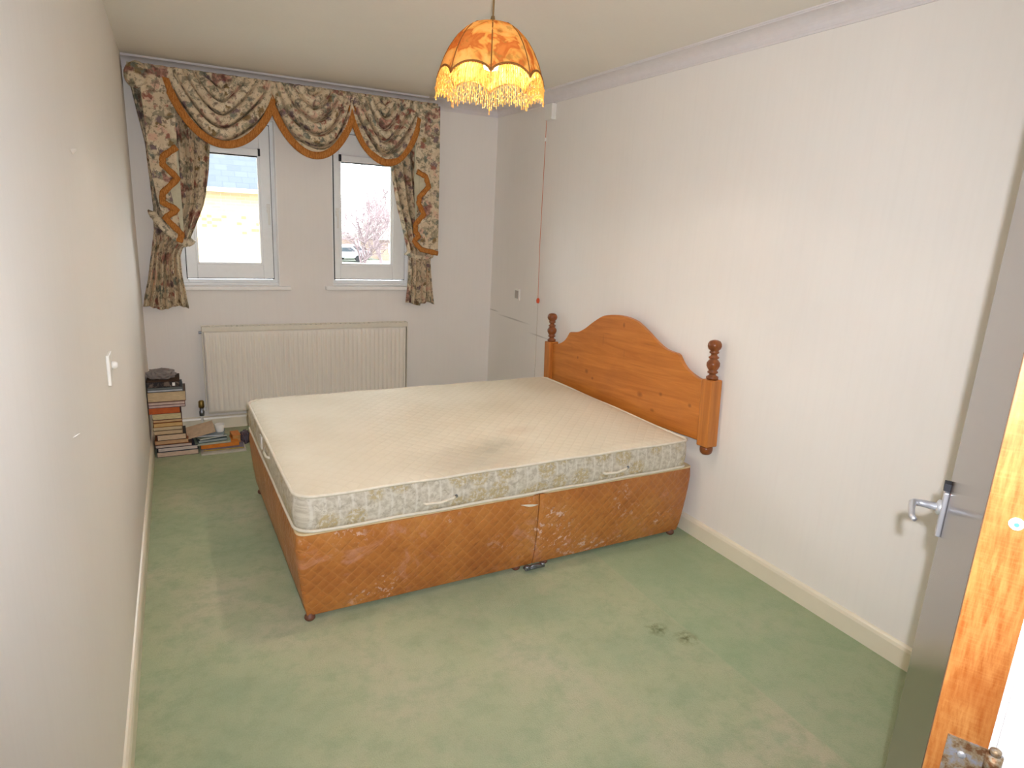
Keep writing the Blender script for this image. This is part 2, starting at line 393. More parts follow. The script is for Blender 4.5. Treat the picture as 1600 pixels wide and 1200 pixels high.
def tube(bm, pts, r, seg=8):
    pts = [Vector(p) for p in pts]; rs = r if isinstance(r, (list, tuple)) else [r]*len(pts); rings = []
    up_ = Vector((0.13, 0.31, .94)).normalized()
    for i, p in enumerate(pts):
        d = (pts[min(i+1, len(pts)-1)]-pts[max(i-1, 0)]).normalized()
        if abs(d.dot(up_)) > .95: a = d.cross(Vector((1, 0, 0))).normalized()
        else: a = d.cross(up_).normalized()
        b = d.cross(a); rings.append([bm.verts.new(p+(a*cos(t)+b*sin(t))*rs[i]) for t in (2*pi*k/seg for k in range(seg))])
    for A, C in zip(rings, rings[1:]):
        for i in range(seg): bm.faces.new((A[i], A[(i+1) % seg], C[(i+1) % seg], C[i]))
    bm.faces.new(rings[0][::-1]); bm.faces.new(rings[-1]); return bm
def grid(bm, nu, nv, fn):
    g = [[bm.verts.new(fn(i/nu, j/nv)) for i in range(nu+1)] for j in range(nv+1)]
    for j in range(nv):
        for i in range(nu): bm.faces.new((g[j][i], g[j][i+1], g[j+1][i+1], g[j+1][i]))
    return bm
def solid(o, t, off=0):
    m = o.modifiers.new('thick', 'SOLIDIFY'); m.thickness = t; m.offset = off; return o
def lerp(tab, x):
    if x <= tab[0][0]: return tab[0][1]
    for (a, b), (c, d) in zip(tab, tab[1:]):
        if x <= c: return b+(d-b)*(x-a)/(c-a)
    return tab[-1][1]

W, H, YN = 2.505, 2.37, -4.60     # room width, height, near wall
X1A, X1B, X2A, X2B, ZS, ZT = 0.245, 0.857, 1.226, 1.815, 1.005, 2.10

# ------------------------------------------------------------------ setting
struct('floor', B(-0.9, W+.1, -6.4, 0.02, -.06, 0), M['carpet'])
struct('ceiling', B(-0.9, W+.1, -6.4, 0.30, H, H+.08), M['ceiling'])
T = .28
struct('wall_back', B((-.1, X1A, 0, T, 0, H), (X1B, X2A, 0, T, 0, H), (X2B, W+.1, 0, T, 0, H),
       (X1A, X1B, 0, T, 0, ZS-.03), (X1A, X1B, 0, T, ZT, H), (X2A, X2B, 0, T, 0, ZS-.03), (X2A, X2B, 0, T, ZT, H)), M['wall'])
struct('wall_right', B(W, W+.1, YN, 0, 0, H), M['wall_r'])
wl = struct('wall_left', B(-.1, 0, YN, 0, 0, H), M['wall'])
fl = bmesh.new()
for (y, z, l, s) in ((-2.82, 1.638, .07, .5), (-3.29, 1.048, .035, .4)):
    grid(fl, 8, 2, lambda u, v: (.001+.010*sin(pi*u)*(v), y-l/2+l*u, z+.012*s*(v-.5)*2*sin(pi*u)-.006*u))
solid(obj('loose_paper_flake', fl, M['wall'], wl), .001)
DX0, DX1, DZ = 0.02, 0.834, 2.02
struct('wall_near', B((-.9, DX0-.03, YN-.12, YN, 0, H), (DX1+.03, W+.1, YN-.12, YN, 0, H), (DX0-.03, DX1+.03, YN-.12, YN, DZ+.03, H)), M['wall'])
struct('wall_hall', B((-.9, -.8, -6.4, YN-.12, 0, H), (1.9, 2.0, -6.4, YN-.12, 0, H), (-.9, 2.0, -6.4, -6.3, 0, H)), M['wall'])
struct('trim_door_frame', B((DX0-.03, DX0, YN-.135, YN-.01, 0, DZ+.03), (DX1, DX1+.03, YN-.135, YN+.002, 0, DZ+.03), (DX1+.004, DX1+.075, YN, YN+.012, 0, DZ+.08), (DX0, DX1, YN-.135, YN-.01, DZ, DZ+.03),
       (DX1, DX1+.07, YN-.15, YN-.12, 0, DZ+.09), (DX0-.07, DX0, YN-.15, YN-.12, 0, DZ+.09)), M['white_gloss'], bevel=.002)
def skirt(name, a, b, nrm):
    bm = bmesh.new(); a, b, nrm = Vector(a), Vector(b), Vector(nrm)
    prof = [(0, 0), (.016, 0), (.016, .072), (.012, .084), (.006, .09), (0, .092)]
    prism(bm, prof, lambda p, q, d: tuple(a.lerp(b, d)+nrm*p+Vector((0, 0, q))), 0, 1)
    return struct(name, bm, M['skirting'])
skirt('baseboard_right', (W, 0, 0), (W, YN, 0), (-1, 0, 0))
skirt('baseboard_left', (0, -.017, 0), (0, YN, 0), (1, 0, 0))
skirt('baseboard_back', (0, 0, 0), (W-.017, 0, 0), (0, -1, 0))
def coving(name, a, b, nrm, e0=0, e1=0):
    bm = bmesh.new(); a, b, nrm = Vector(a), Vector(b), Vector(nrm); d_ = (b-a).normalized()
    prof = [(0, H-.070), (.006, H-.070), (.008, H-.062)]
    for i in range(9):
        t = pi/2*i/8; prof.append((.070-.060*cos(t), H-.010-.050*(1-sin(t))))
    prof += [(.076, H-.010), (.078, H-.005), (.083, H-.005), (.085, H), (0, H)]
    A = [bm.verts.new(a+nrm*p+Vector((0, 0, q))+d_*p*e0) for p, q in prof]; C = [bm.verts.new(b+nrm*p+Vector((0, 0, q))-d_*p*e1) for p, q in prof]
    for i in range(len(prof)): bm.faces.new((A[i], A[(i+1) % len(prof)], C[(i+1) % len(prof)], C[i]))
    bm.faces.new(A); bm.faces.new(C[::-1])
    return struct(name, bm, M['coving'])
coving('trim_coving_back', (0, 0, 0), (W, 0, 0), (0, -1, 0), 0, 1)
coving('trim_coving_right', (W, 0, 0), (W, YN, 0), (-1, 0, 0), 1, 0)

def window(name, x0, x1, gx0, gx1, gz0, gz1, sx0, sx1, side):
    root = bpy.data.objects.new(name, None); COL.objects.link(root); root.location = ((x0+x1)/2, .1, ZS); root['kind'] = 'structure'
    def P(nm, bm, mt, **k):
        o = obj(nm, bm, mt, root, **k); o.matrix_parent_inverse = Matrix.Translation(-root.location); return o
    fy0, fy1 = .085, .15
    def ring(a0, a1, b0, b1, c0, c1, d0, d1, y0, y1):      # outer x a, outer z b, inner x c, inner z d
        return B((a0, c0, y0, y1, b0, b1), (c1, a1, y0, y1, b0, b1), (c0, c1, y0, y1, b0, d0), (c0, c1, y0, y1, d1, b1))
    P('window_frame', ring(x0, x1, ZS, ZT, x0+.036, x1-.036, ZS+.036, ZT-.036, .085, .155), M['upvc'], bevel=.004)
    P('sash', ring(x0+.030, x1-.030, ZS+.046, ZT-.03, gx0-.014, gx1+.014, gz0-.014, gz1+.014, .066, .14), M['upvc'], bevel=.005)
    P('glazing_bead', ring(gx0-.018, gx1+.018, gz0-.018, gz1+.018, gx0, gx1, gz0, gz1, .074, .10), M['upvc'], bevel=.003)
    P('seal', ring(x0+.026, x1-.026, ZS+.041, ZT-.026, x0+.032, x1-.032, ZS+.048, ZT-.034, .078, .086), M['seal'])
    P('bottom_track', B(x0+.002, x1-.002, .05, .085, ZS, ZS+.014), M['upvc'], bevel=.003)
    P('pane', B(gx0-.005, gx1+.005, .108, .114, gz0-.005, gz1+.005), M['glass'])
    vz = gz1+.006
    v_ = P('blind_housing', B(gx0-.004, gx1+.004, .040, .066, vz, vz+.045), M['upvc'], bevel=.004)
    ex = gx1+.004 if side > 0 else gx0-.018
    P('housing_end_cap', B(ex, ex+.014, .040, .066, vz+.002, vz+.048), M['seal'])
    P('housing_slot', B(gx0, gx1, .048, .066, vz-.007, vz-.001), M['seal'])
    # handle
    hx = x1-.052 if side > 0 else x0+.05
    hb = bmesh.new(); box(hb, hx-.012, hx+.012, .058, .066, 1.50, 1.56); box(hb, hx-.008, hx+.008, .038, .058, 1.52, 1.54); box(hb, hx-.007, hx+.007, .034, .044, 1.42, 1.54)
    P('window_handle', hb, M['plastic'], bevel=.003)
    P('window_sill', B(sx0, sx1, -.042, .085, ZS-.026, ZS), M['white_gloss'], bevel=.006, seg=3)
    P('reveal_lining', B((x0-.001, x0+.004, -.001, .085, ZS, ZT), (x1-.004, x1+.001, -.001, .085, ZS, ZT), (x0, x1, -.001, .085, ZT-.004, ZT+.001)), M['white_gloss'])
    return root
window('window_1', X1A, X1B, .352, .746, 1.158, 1.862, .21, .927, 1)
window('window_2', X2A, X2B-.0, 1.310, 1.678, 1.166, 1.876, 1.168, 1.845, -1)

# ------------------------------------------------------------------ bed
TH = 0.0241
PIV = Vector((2.4488, -2.5535, 0))
c_, s_ = cos(TH), sin(TH)
def bedpt(x, y): # bed local (pivot at near right corner)
    dx, dy = x-PIV.x, y-PIV.y
    return (PIV.x+c_*dx-s_*dy, PIV.y+s_*dx+c_*dy)
bx0, bx1, by0, by1 = .5307, 2.4488, -2.5535, -1.181
cx, cy = (bx0+bx1)/2, (by0+by1)/2
C0 = bedpt(cx, cy)
base = thing('divan_base', 'orange-brown satin covered divan bed base in two halves, standing on the green carpet', 'bed base', (C0[0], C0[1], 0), TH)
L, Wd = (bx1-bx0), (by1-by0)
def rbox(bm, x0, x1, y0, y1, z0, z1, r, seg=5, keep=0, lean=0.0, bulge=0.0, nz=8):
    """rounded vertical corners; lean pulls the bottom in"""
    def outline(inset):
        o = []
        for (X, Y, a0) in ((x1-r, y1-r, 0), (x0+r, y1-r, pi/2), (x0+r, y0+r, pi), (x1-r, y0+r, 3*pi/2)):
            for i in range(seg+1):
                a = a0+pi/2*i/seg; o.append((X+(r-inset)*cos(a), Y+(r-inset)*sin(a)))
        return o
    rings = []
    for k in range(nz+1):
        t = k/nz; z = z0+(z1-z0)*t
        ins = lean*(1-t)**1.3 - bulge*sin(pi*t)
        if k == 0: ins += .006
        if k == nz: ins += .006
        rings.append([bm.verts.new((a, b, z)) for a, b in outline(min(ins, r-.001))])
        if keep:
            xs = x1 if keep > 0 else x0
            for v_ in rings[-1]:
                if abs(v_.co.x-xs) < r+.01: v_.co.x = xs-keep*(.0 if abs(v_.co.x-xs) < ins+r*.55 else r*.5)
    m = len(rings[0])
    for A, C in zip(rings, rings[1:]):
        for i in range(m): bm.faces.new((A[i], A[(i+1) % m], C[(i+1) % m], C[i]))
    bm.faces.new(rings[0][::-1]); bm.faces.new(rings[-1]); return bm
xm = 1.563-cx
for i, (a, b) in enumerate(((-L/2, xm-.003), (xm+.003, L/2+.018))):
    bm = bmesh.new(); rbox(bm, a, b, -Wd/2, Wd/2, .022, .372, .040, keep=(1 if i == 0 else -1), lean=.034, bulge=.003)
    h = obj('base_half', bm, M['divan'], base, smooth=True)
    h.modifiers.new('e', 'EDGE_SPLIT').split_angle = radians(60)
    bm = bmesh.new(); rbox(bm, a+.004, b-.004, -Wd/2+.004, Wd/2-.004, .370, .380, .036, nz=2)
    obj('top_cloth', bm, M['divan_top'], h)
    for sx in (a+.07, b-.07):
        for sy in (-Wd/2+.06, Wd/2-.06):
            bm = bmesh.new(); lathe(bm, [(0, 0), (.014, 0), (.019, .005), (.021, .011), (.019, .019), (.013, .024), (.012, .03), (0, .03)], 16, (sx, sy, 0) if abs(sx-xm) < .2 else (sx+(-.02 if sx < 0 else .0), sy-(.012 if sy < 0 else -.012), 0))
            obj('castor', bm, M['castor'], base, smooth=True)
# joining clip at the seam
bm = bmesh.new(); box(bm, xm-.05, xm+.05, -Wd/2+.006, -Wd/2+.03, .012, .022); tube(bm, [(xm-.035, -Wd/2+.004, .024), (xm-.015, -Wd/2-.001, .036), (xm+.012, -Wd/2-.000, .030), (xm+.035, -Wd/2+.006, .024)], .005, 8)
lathe(bm, [(0, 0), (.011, 0), (.011, .012), (0, .012)], 12, (xm-.04, -Wd/2+.012, .020)); lathe(bm, [(0, 0), (.011, 0), (.011, .012), (0, .012)], 12, (xm+.04, -Wd/2+.012, .020))
obj('linking_clip', bm, M['steel'], base, smooth=True)
# torn piece of cover near the seam
bm = bmesh.new(); grid(bm, 8, 2, lambda u, v: (xm-.10+.085*u, -Wd/2-.004-.008*sin(pi*u), .345-.012*u+.010*(v-.5)*sin(pi*u)))
solid(obj('torn_seam', bm, M['piping'], base), .003)

mroot = thing('mattress', 'cream quilted double mattress with grey and gold patterned border, lying on the orange divan', 'mattress', (C0[0], C0[1], .380), TH)
mx0, mx1, my0, my1, mz = -L/2+.006, L/2-.045, -Wd/2+.004, Wd/2-.006, .150
def mout(r, ins, n=8):
    o = []
    for (X, Y, a0, rr) in ((mx1-.03, my1-.03, 0, .03), (mx0+r, my1-r, pi/2, r), (mx0+r, my0+r, pi, r), (mx1-.03, my0+.03, 3*pi/2, .03)):
        for i in range(n+1):
            a = a0+pi/2*i/n; o.append((X+(rr-ins)*cos(a), Y+(rr-ins)*sin(a)))
    return o
def dens(o, step=.03):
    out = []
    for i, p in enumerate(o):
        q = o[(i+1) % len(o)]; d = math.hypot(q[0]-p[0], q[1]-p[1]); k = max(1, int(d/step))
        for j in range(k): out.append((p[0]+(q[0]-p[0])*j/k, p[1]+(q[1]-p[1])*j/k))
    return out
R0 = .075
def sagz(x, y):
    return .010*(1-min(1, abs(y)/.68)**2) - .016*math.exp(-((x-.0)**2/.10+(y+.45)**2/.03)) - .004*sin(x*7)*sin(y*5)
oo = dens(mout(R0, 0))
bm = bmesh.new(); rings = []
for k in range(7):
    t = k/6; bul = .006*sin(pi*t)
    rings.append([bm.verts.new((p[0]*(1+bul/.9), p[1]*(1+bul/.7), .006+(mz-.012)*t+.002*sin(p[0]*13+p[1]*9))) for p in oo])
for A, C in zip(rings, rings[1:]):
    for i in range(len(A)): bm.faces.new((A[i], A[(i+1) % len(A)], C[(i+1) % len(A)], C[i]))
bm.faces.new(rings[0][::-1])
obj('border', bm, M['mat_side'], mroot, smooth=True)
# top panel: scaled rings to centre
bm = bmesh.new(); rings = []
for k in range(26):
    s = 1-(k/26.0)
    e = min(1.0, (k/26.0)/.05)
    rings.append([bm.verts.new((p[0]*s*1.0, p[1]*s, mz-.008+.012*sqrt(max(0, 1-(1-e)**2))+sagz(p[0]*s, p[1]*s)*e)) for p in oo])
cvt = bm.verts.new((0, 0, mz+.004+sagz(0, 0)))
for A, C in zip(rings, rings[1:]):
    for i in range(len(A)): bm.faces.new((A[i], A[(i+1) % len(A)], C[(i+1) % len(A)], C[i]))
for i in range(len(oo)): bm.faces.new((rings[-1][i], rings[-1][(i+1) % len(oo)], cvt))
obj('quilted_top', bm, M['mat_top'], mroot, smooth=True)
def loop_tube(pts, z, r, name):
    bm = bmesh.new(); pts = [(p[0]*1.003, p[1]*1.003, z+.0015*sin(p[0]*17+p[1]*11)) for p in pts]; pts.append(pts[0]); tube(bm, pts, r, 8)
    return obj(name, bm, M['piping'], mroot, smooth=True)
loop_tube(oo, mz-.006, .0062, 'piping'); loop_tube(oo, .008, .0062, 'piping')
for hx in (1.017-cx, 1.892-cx):
    bm = bmesh.new(); y = my0-.004
    tube(bm, [(hx, y, .048+.0), (hx+.01, y-.008, .046), (hx+.07, y-.013, .044), (hx+.125, y-.008, .052), (hx+.138, y, .056)], .0058, 8)
    h = obj('mattress_handle', bm, M['piping'], mroot, smooth=True)
    bm = bmesh.new(); lathe(bm, [(0, -.004), (.007, -.004), (.007, .002), (0, .002)], 12, (hx+.14, y-.002, .058), 1)
    obj('eyelet', bm, M['steel'], h)
bm = bmesh.new(); tube(bm, [(mx0-.004, -.10, .095), (mx0-.014, -.06, .088), (mx0-.014, .0, .086), (mx0-.004, .04, .095)], .0058, 8)
obj('mattress_handle', bm, M['piping'], mroot, smooth=True)
bm = B((mx0-.009, mx0-.004, .12, .17, .06, .12)); obj('care_label', bm, M['plastic'], mroot)

# headboard, tilted a little, on its two turned posts against the right wall
hb = thing('headboard', 'honey pine headboard with an arched top and two turned posts, fixed behind the mattress', 'headboard', (2.444, -1.857, .798), 0, rot=(-.058, 0, 0.010))
def sm(pts, n=8):
    out = []
    for i in range(len(pts)-1):
        p0 = pts[max(i-1, 0)]; p1 = pts[i]; p2 = pts[i+1]; p3 = pts[min(i+2, len(pts)-1)]
        for k in range(n):
            t = k/n
            out.append(tuple(.5*((2*p1[j])+(-p0[j]+p2[j])*t+(2*p0[j]-5*p1[j]+4*p2[j]-p3[j])*t*t+(-p0[j]+3*p1[j]-3*p2[j]+p3[j])*t**3) for j in (0, 1)))
    out.append(pts[-1]); return out
hump = sm([(.46, .095), (.40, .105), (.33, .135), (.25, .180), (.16, .222), (.08, .238), (0, .243)], 5)
scoop = sm([(.715, -.012), (.66, -.008), (.59, .015), (.545, .045), (.51, .085)], 5)
right_half = scoop + [(.495, .092)] + hump
outline = right_half + [(-a, b) for a, b in right_half[::-1][1:]]
outline = outline + [(-.715, -.315), (.715, -.315)]
bm = bmesh.new(); prism(bm, outline, lambda a, b, d: (d, a, b), -.002, .024)
obj('arched_panel', bm, M['pine_y'], hb, bevel=.004)
fin = [(0, .030), (.026, .030), (.030, .036), (.030, .046), (.018, .054), (.016, .062), (.026, .068), (.026, .074), (.019, .080), (.026, .090), (.033, .106), (.033, .122), (.024, .136), (.018, .142), (.026, .148), (.026, .154),
       (.017, .160), (.015, .170), (.024, .176), (.024, .182), (.020, .188), (.030, .198), (.035, .212), (.034, .226), (.026, .240), (.012, .246), (0, .247)]
for s in (-1, 1):
    yy = s*.742
    bm = B(-.026, .044, yy-.035, yy+.035, -.330, 0.0)
    ps = obj('post', bm, M['pine_z'], hb, bevel=.006)
    bm = bmesh.new(); lathe(bm, [(r*.95, (z-.030)*.88) for r, z in fin], 20, (.009, yy, .0))
    obj('turned_finial', bm, M['pine_dark'], ps, smooth=True)
    bm = bmesh.new(); lathe(bm, [(0, -.372), (.018, -.372), (.027, -.364), (.031, -.350), (.031, -.338), (.026, -.330), (0, -.330)], 20, (.009, yy, 0))
    obj('post_foot', bm, M['pine_dark'], ps, smooth=True)

# ------------------------------------------------------------------ radiator
rd = thing('radiator', 'long low cream panel radiator under the two windows', 'radiator', (1.05, -.06, .13))
def RP(nm, bm, mt, parent=rd, **k):
    o = obj(nm, bm, mt, parent, **k)
    o.matrix_parent_inverse = Matrix.Translation(-rd.location); return o
rx0, rx1, rz0, rz1, ry = .333, 1.765, .135, .742, -.100
bm = bmesh.new(); npl = 43; pit = (rx1-rx0-.03)/npl
def radf(u, v):
    x = rx0+.012+(rx1-rx0-.024)*u; ph = (x-rx0-.015)/pit
    f = max(0, min(1, 1.6*sin(2*pi*ph)*.5+.5)); e = min(1, max(0, (v-.045)/.03))*min(1, max(0, (.965-v)/.03))
    if x < rx0+.02 or x > rx1-.02: f = 0
    return (x, ry+.010-.010*f*e, rz0+(rz1-.03-rz0)*v)
grid(bm, npl*8, 30, radf)
o = RP('fluted_panel', bm, M['rad'], smooth=True); solid(o, .003)
RP('rear_panel', B(rx0+.01, rx1-.01, -.045, -.035, rz0+.01, rz1-.03), M['rad'], bevel=.003)
RP('top_grille', B((rx0, rx1, ry-.003, ry+.008, rz1-.034, rz1), (rx0, rx1, -.036, -.030, rz1-.03, rz1), *[(rx0+.01+i*.0353, rx0+.018+i*.0353, ry, -.033, rz1-.012, rz1-.004) for i in range(40)]), M['grille'], bevel=.002)
for x in (rx0, rx1-.006): RP('side_panel', B(x, x+.006, ry, -.03, rz0+.02, rz1), M['grille'], bevel=.001)
bm = bmesh.new(); lathe(bm, [(0, 0), (.009, 0), (.009, .02), (0, .02)], 12, (rx0-.018, -.07, .70), 0); RP('bleed_plug', bm, M['steel'])
bm = bmesh.new(); tube(bm, [(rx0-.03, -.07, 0.0), (rx0-.03, -.07, .12), (rx0-.028, -.07, .16), (rx0-.005, -.07, .165), (rx0+.01, -.07, .165)], .0075, 10)
RP('pipe', bm, M['white_gloss'], smooth=True)
bm = bmesh.new(); lathe(bm, [(0, .12), (.016, .12), (.017, .15), (.013, .156), (.013, .18), (0, .18)], 14, (rx0-.03, -.07, 0)); vv_ = RP('valve', bm, M['steel'], smooth=True)
bm = bmesh.new(); lathe(bm, [(0, .178), (.017, .178), (.019, .186), (.018, .222), (.012, .228), (0, .229)], 14, (rx0-.03, -.07, 0)); RP('valve_cap', bm, M['brass'], vv_, smooth=True)
vv_.children[0].matrix_parent_inverse = Matrix.Identity(4)
for x in (.6, 1.5): RP('wall_bracket', B(x, x+.03, -.036, -.002, rz0+.05, rz1-.08), M['grille'])

# ------------------------------------------------------------------ curtains, swags and tails
PT = 2.322
def pelmet():
    r = thing('swag_pelmet', 'floral pelmet of three swags and two zigzag tails edged with orange fringe, above both windows', 'pelmet', (1.0, -.06, PT))
    def P(nm, bm, mt, parent=r, **k):
        o = obj(nm, bm, mt, parent, **k); o.matrix_parent_inverse = Matrix.Translation(-r.location) if parent is r else Matrix.Identity(4); return o
    P('pelmet_board', B(.03, 1.965, -.115, -.024, PT-.018, PT-.002), M['lining'], bevel=.002)
    # gathered heading
    def head(u, v):
        x = .06+1.905*u; return (x, -.124-.007*sin(x*95)-.008*v, PT-(.115 if x > .2 else .06)*v)
    bm = bmesh.new(); grid(bm, 260, 4, head); solid(P('heading', bm, M['floral'], smooth=True), .003)
    sw = [(.235, .832, 2.275, 2.235, 1.915, .50), (.824, 1.343, 2.235, 2.235, 1.898, .52), (1.335, 1.805, 2.235, 2.225, 1.894, .52)]
    for i, (x0, x1, zl, zr, zb, sk) in enumerate(sw):
        zl += .0
        def hem(u):
            # catenary-like hem between the two cusps
            t = u; base = zl+(zr-zl)*t; mid = (zl+zr)/2
            d = (4*t*(1-t))**.74
            return base-(base-zb)*d
        def pt(u, v, lift=0.0):
            top = PT-.008; h = hem(u); e = (4*u*(1-u))**.5 if 0 < u < 1 else 0
            vv = v
            z = top+(h-top)*vv
            ph = vv+.85*abs(2*u-1)**1.25*(1-vv)**1.1+.03*sin(u*11+i*3)
            fold = 1-2.8*(1-abs(sin(ph*pi*5.2+.7*i+.3)))**2.2
            amp = .034*e*(.35+.9*vv if vv < .84 else .35+.9*.84*(1-(vv-.84)/.16*.8))
            vert = .007*max(0, 1-vv*2.2)*sin(u*64+i)
            bulge = .045*e*(.25+.75*vv)
            z += .006*e*sin(ph*pi*10.4)*(vv < .98)*min(1, vv*4)
            xs = x0+(x1-x0)*u
            return (xs, -.134-bulge-amp*fold-vert-lift, z)
        bm = bmesh.new(); grid(bm, 90, 96, lambda u, v: pt(u, v))
        s = P('swag', bm, M['floral'], smooth=True); solid(s, .003)
        def fr(u, v):
            p = pt(u, 1.0); dz = .046
            du = .01; a, b = pt(max(0, u-du), 1.0), pt(min(1, u+du), 1.0); tx, tz = b[0]-a[0], b[2]-a[2]; l = math.hypot(tx, tz) or 1
            nx, nz_ = -tz/l, tx/l
            if nz_ > 0: nx, nz_ = -nx, -nz_
            k = (-.012+v*.046)*(1 if .04 < u < .96 else .75)
            return (p[0]-nx*-k if False else p[0]+nx*k*-1*(-1), p[1]-.004-.002*sin(u*400), p[2]+nz_*k)
        bm = bmesh.new(); grid(bm, 120, 3, fr); solid(P('fringe_trim', bm, M['trim'], s, smooth=True), .008)
    # left return with rolled corner
    def ret(u, v):
        a = pi*u*.9
        return (.085-.062*cos(a*.5+.1)+.075*u, -.060-.085*sin(min(1, u*1.1)*pi/2)-.006*sin(u*40), PT-(.075+.02*sin(u*9))*v-.0)
    return r, P
pel, PP = pelmet()

def curtain(name, label, tabL, tabR, n, yc, tie, ruf):
    r = thing(name, label, 'curtain', ((tabL[0][1]+tabR[0][1])/2, -.05, .87), group=None)
    def P(nm, bm, mt, parent=r, **k):
        o = obj(nm, bm, mt, parent, **k); o.matrix_parent_inverse = Matrix.Translation(-r.location) if parent is r else Matrix.Identity(4); return o
    z0, z1 = tabL[-1][0], tabL[0][0]
    TL = sorted(tabL); TR = sorted(tabR)
    def f(u, v):
        z = z1+(z0-z1)*v; a, b = lerp(TL, z), lerp(TR, z)
        wd = b-a; pin = max(0, 1-abs(z-tie)/.28)
        uu = u+.012*sin(u*2*pi*3+z*3)
        amp = .024*(1-.35*pin); ph = 2*pi*n*uu+.5*sin(z*4)
        hemw = .012*sin(u*9+1) if v > .999 else 0
        return (a+wd*u+.004*sin(ph*2)*(wd/.4), yc-amp*sin(ph)-.012*pin*sin(pi*u)-.022*(1-pin)*0, z+hemw*(v > .97))
    bm = bmesh.new(); grid(bm, 110, 90, f); solid(P('drape', bm, M['floral'], smooth=True), .003)
    return r, P
zt = 2.298
tL = [(zt, .035), (2.22, .035), (2.05, .062), (1.88, .092), (1.65, .104), (1.50, .112), (1.42, .106), (1.36, .105), (1.25, .085), (1.05, .048), (.95, .022), (.87, .006)]
tR = [(zt, .46), (1.92, .452), (1.75, .438), (1.60, .415), (1.53, .398), (1.45, .365), (1.38, .335), (1.30, .300), (1.25, .258), (1.20, .240), (1.08, .244), (.97, .258), (.87, .268)]
cl, PL = curtain('curtain', 'floral curtain tied back at the left of the left window, hanging beside the left wall', tL, tR, 6, -.075, 1.33, None)
bm = bmesh.new()
tb = [(.100, -.020, 1.475), (.098, -.105, 1.470), (.125, -.125, 1.430), (.175, -.132, 1.365), (.225, -.130, 1.318), (.272, -.118, 1.288), (.302, -.095, 1.292), (.318, -.055, 1.310)]
def band(pts, hw, th, fn=None):
    bm = bmesh.new(); P_ = [Vector(p) for p in pts]
    dense = []
    for i in range(len(P_)-1):
        for k in range(6): dense.append(P_[i].lerp(P_[i+1], k/6))
    dense.append(P_[-1]); n_ = len(dense)-1
    def f(u, v):
        i = int(round(u*n_)); d = (dense[min(i+1, n_)]-dense[max(i-1, 0)]).normalized(); out = Vector((0, -1, 0)); a = d.cross(out).normalized()
        p = dense[i]+a*hw*(2*v-1)*(1+.10*sin(i*1.7)); return tuple(p+Vector((0, -.006*sin(pi*v)-.003*sin(i*1.3), 0)))
    grid(bm, n_, 4, f); return bm
solid(PL('tieback', band(tb, .022, .01), M['floral'], smooth=True), .006)
# the tail (jabot) over the left curtain
def tail(P, body, lining, zig, yb, hw, parentname='tail'):
    def poly(pts, y, thick, mt, nm, par=None, wav=.006):
        bm = bmesh.new(); prism(bm, pts, lambda a, b, d: (a, y+d, b), 0, thick)
        bmesh.ops.triangulate(bm, faces=bm.faces[:]); bmesh.ops.subdivide_edges(bm, edges=bm.edges[:], cuts=2, use_grid_fill=True)
        for v in bm.verts: v.co.y += wav*sin(v.co.x*60+v.co.z*3)
        if par: return P(nm, bm, mt, par, smooth=False)
        return P(nm, bm, mt, smooth=False)
    t = poly(body, yb, .004, M['floral'], parentname)
    if lining: poly(lining, yb+.008, .004, M['lining'], 'tail_lining', t)
    bm = band([(a, yb-.006, b) for a, b in zig], hw, .01)
    o = P('tail_trim', bm, M['trim'], t, smooth=True); solid(o, .007)
    return t
zigL = [(0.263, 1.866), (0.182, 1.803), (0.179, 1.758), (0.257, 1.682), (0.167, 1.588), (0.163, 1.534), (0.241, 1.493), (0.171, 1.442), (0.257, 1.344), (0.239, 1.296)]
bodyL = [(.09, PT-.02), (.268, PT-.02), (.266, 1.866)] + zigL[1:] + [(.175, 1.41), (.14, 1.52), (.11, 1.75)]
linL = [(.20, 1.86), (.268, 1.86), (.270, 1.345), (.235, 1.30), (.17, 1.45), (.165, 1.8)]
tail(PP, bodyL, linL, zigL, -.150, .017)
# rolled puff at the pelmet's left end
def puff(u, v):
    a = 2*pi*u; b = pi*v
    r = 1+.10*sin(a*3+b*2)+.06*sin(a*7)
    return (.072+.062*r*sin(b)*cos(a)+.004, -.152+.040*r*sin(b)*sin(a), PT-.070+.066*r*cos(b))
bm = bmesh.new(); grid(bm, 28, 16, puff); bmesh.ops.remove_doubles(bm, verts=bm.verts[:], dist=.0005)
PP('rolled_corner', bm, M['floral'], smooth=True)

tL2 = [(zt, 1.60), (1.95, 1.618), (1.85, 1.632), (1.70, 1.660), (1.58, 1.688), (1.47, 1.720), (1.36, 1.748), (1.26, 1.772), (1.22, 1.778), (1.10, 1.776), (.98, 1.766), (.88, 1.752)]
tR2 = [(zt, 1.965), (1.5, 1.960), (1.30, 1.955), (1.20, 1.952), (1.05, 1.965), (.95, 1.975), (.88, 1.984)]
c2, PR = curtain('curtain', 'floral curtain tied back at the right side of the right window', tL2, tR2, 5, -.075, 1.24, None)
solid(PR('tieback', band([(1.765, -.03, 1.262), (1.772, -.11, 1.255), (1.82, -.125, 1.232), (1.88, -.125, 1.232), (1.94, -.115, 1.250), (1.962, -.05, 1.27)], .018, .01), M['floral'], smooth=True), .006)
zigR = [(1.799, 1.845), (1.868, 1.815), (1.892, 1.745), (1.822, 1.669), (1.817, 1.623), (1.858, 1.548), (1.795, 1.476), (1.796, 1.421), (1.822, 1.390), (1.785, 1.352), (1.840, 1.295), (1.975, 1.268)]
bodyR = [(1.795, PT-.02), (1.970, PT-.02), (1.978, 1.268)] + zigR[::-1][1:]
linR = [(1.790, 2.1), (1.90, 2.1), (1.90, 1.36), (1.80, 1.36), (1.785, 1.8)]
tail(PP, bodyR, linR, zigR, -.150, .017)
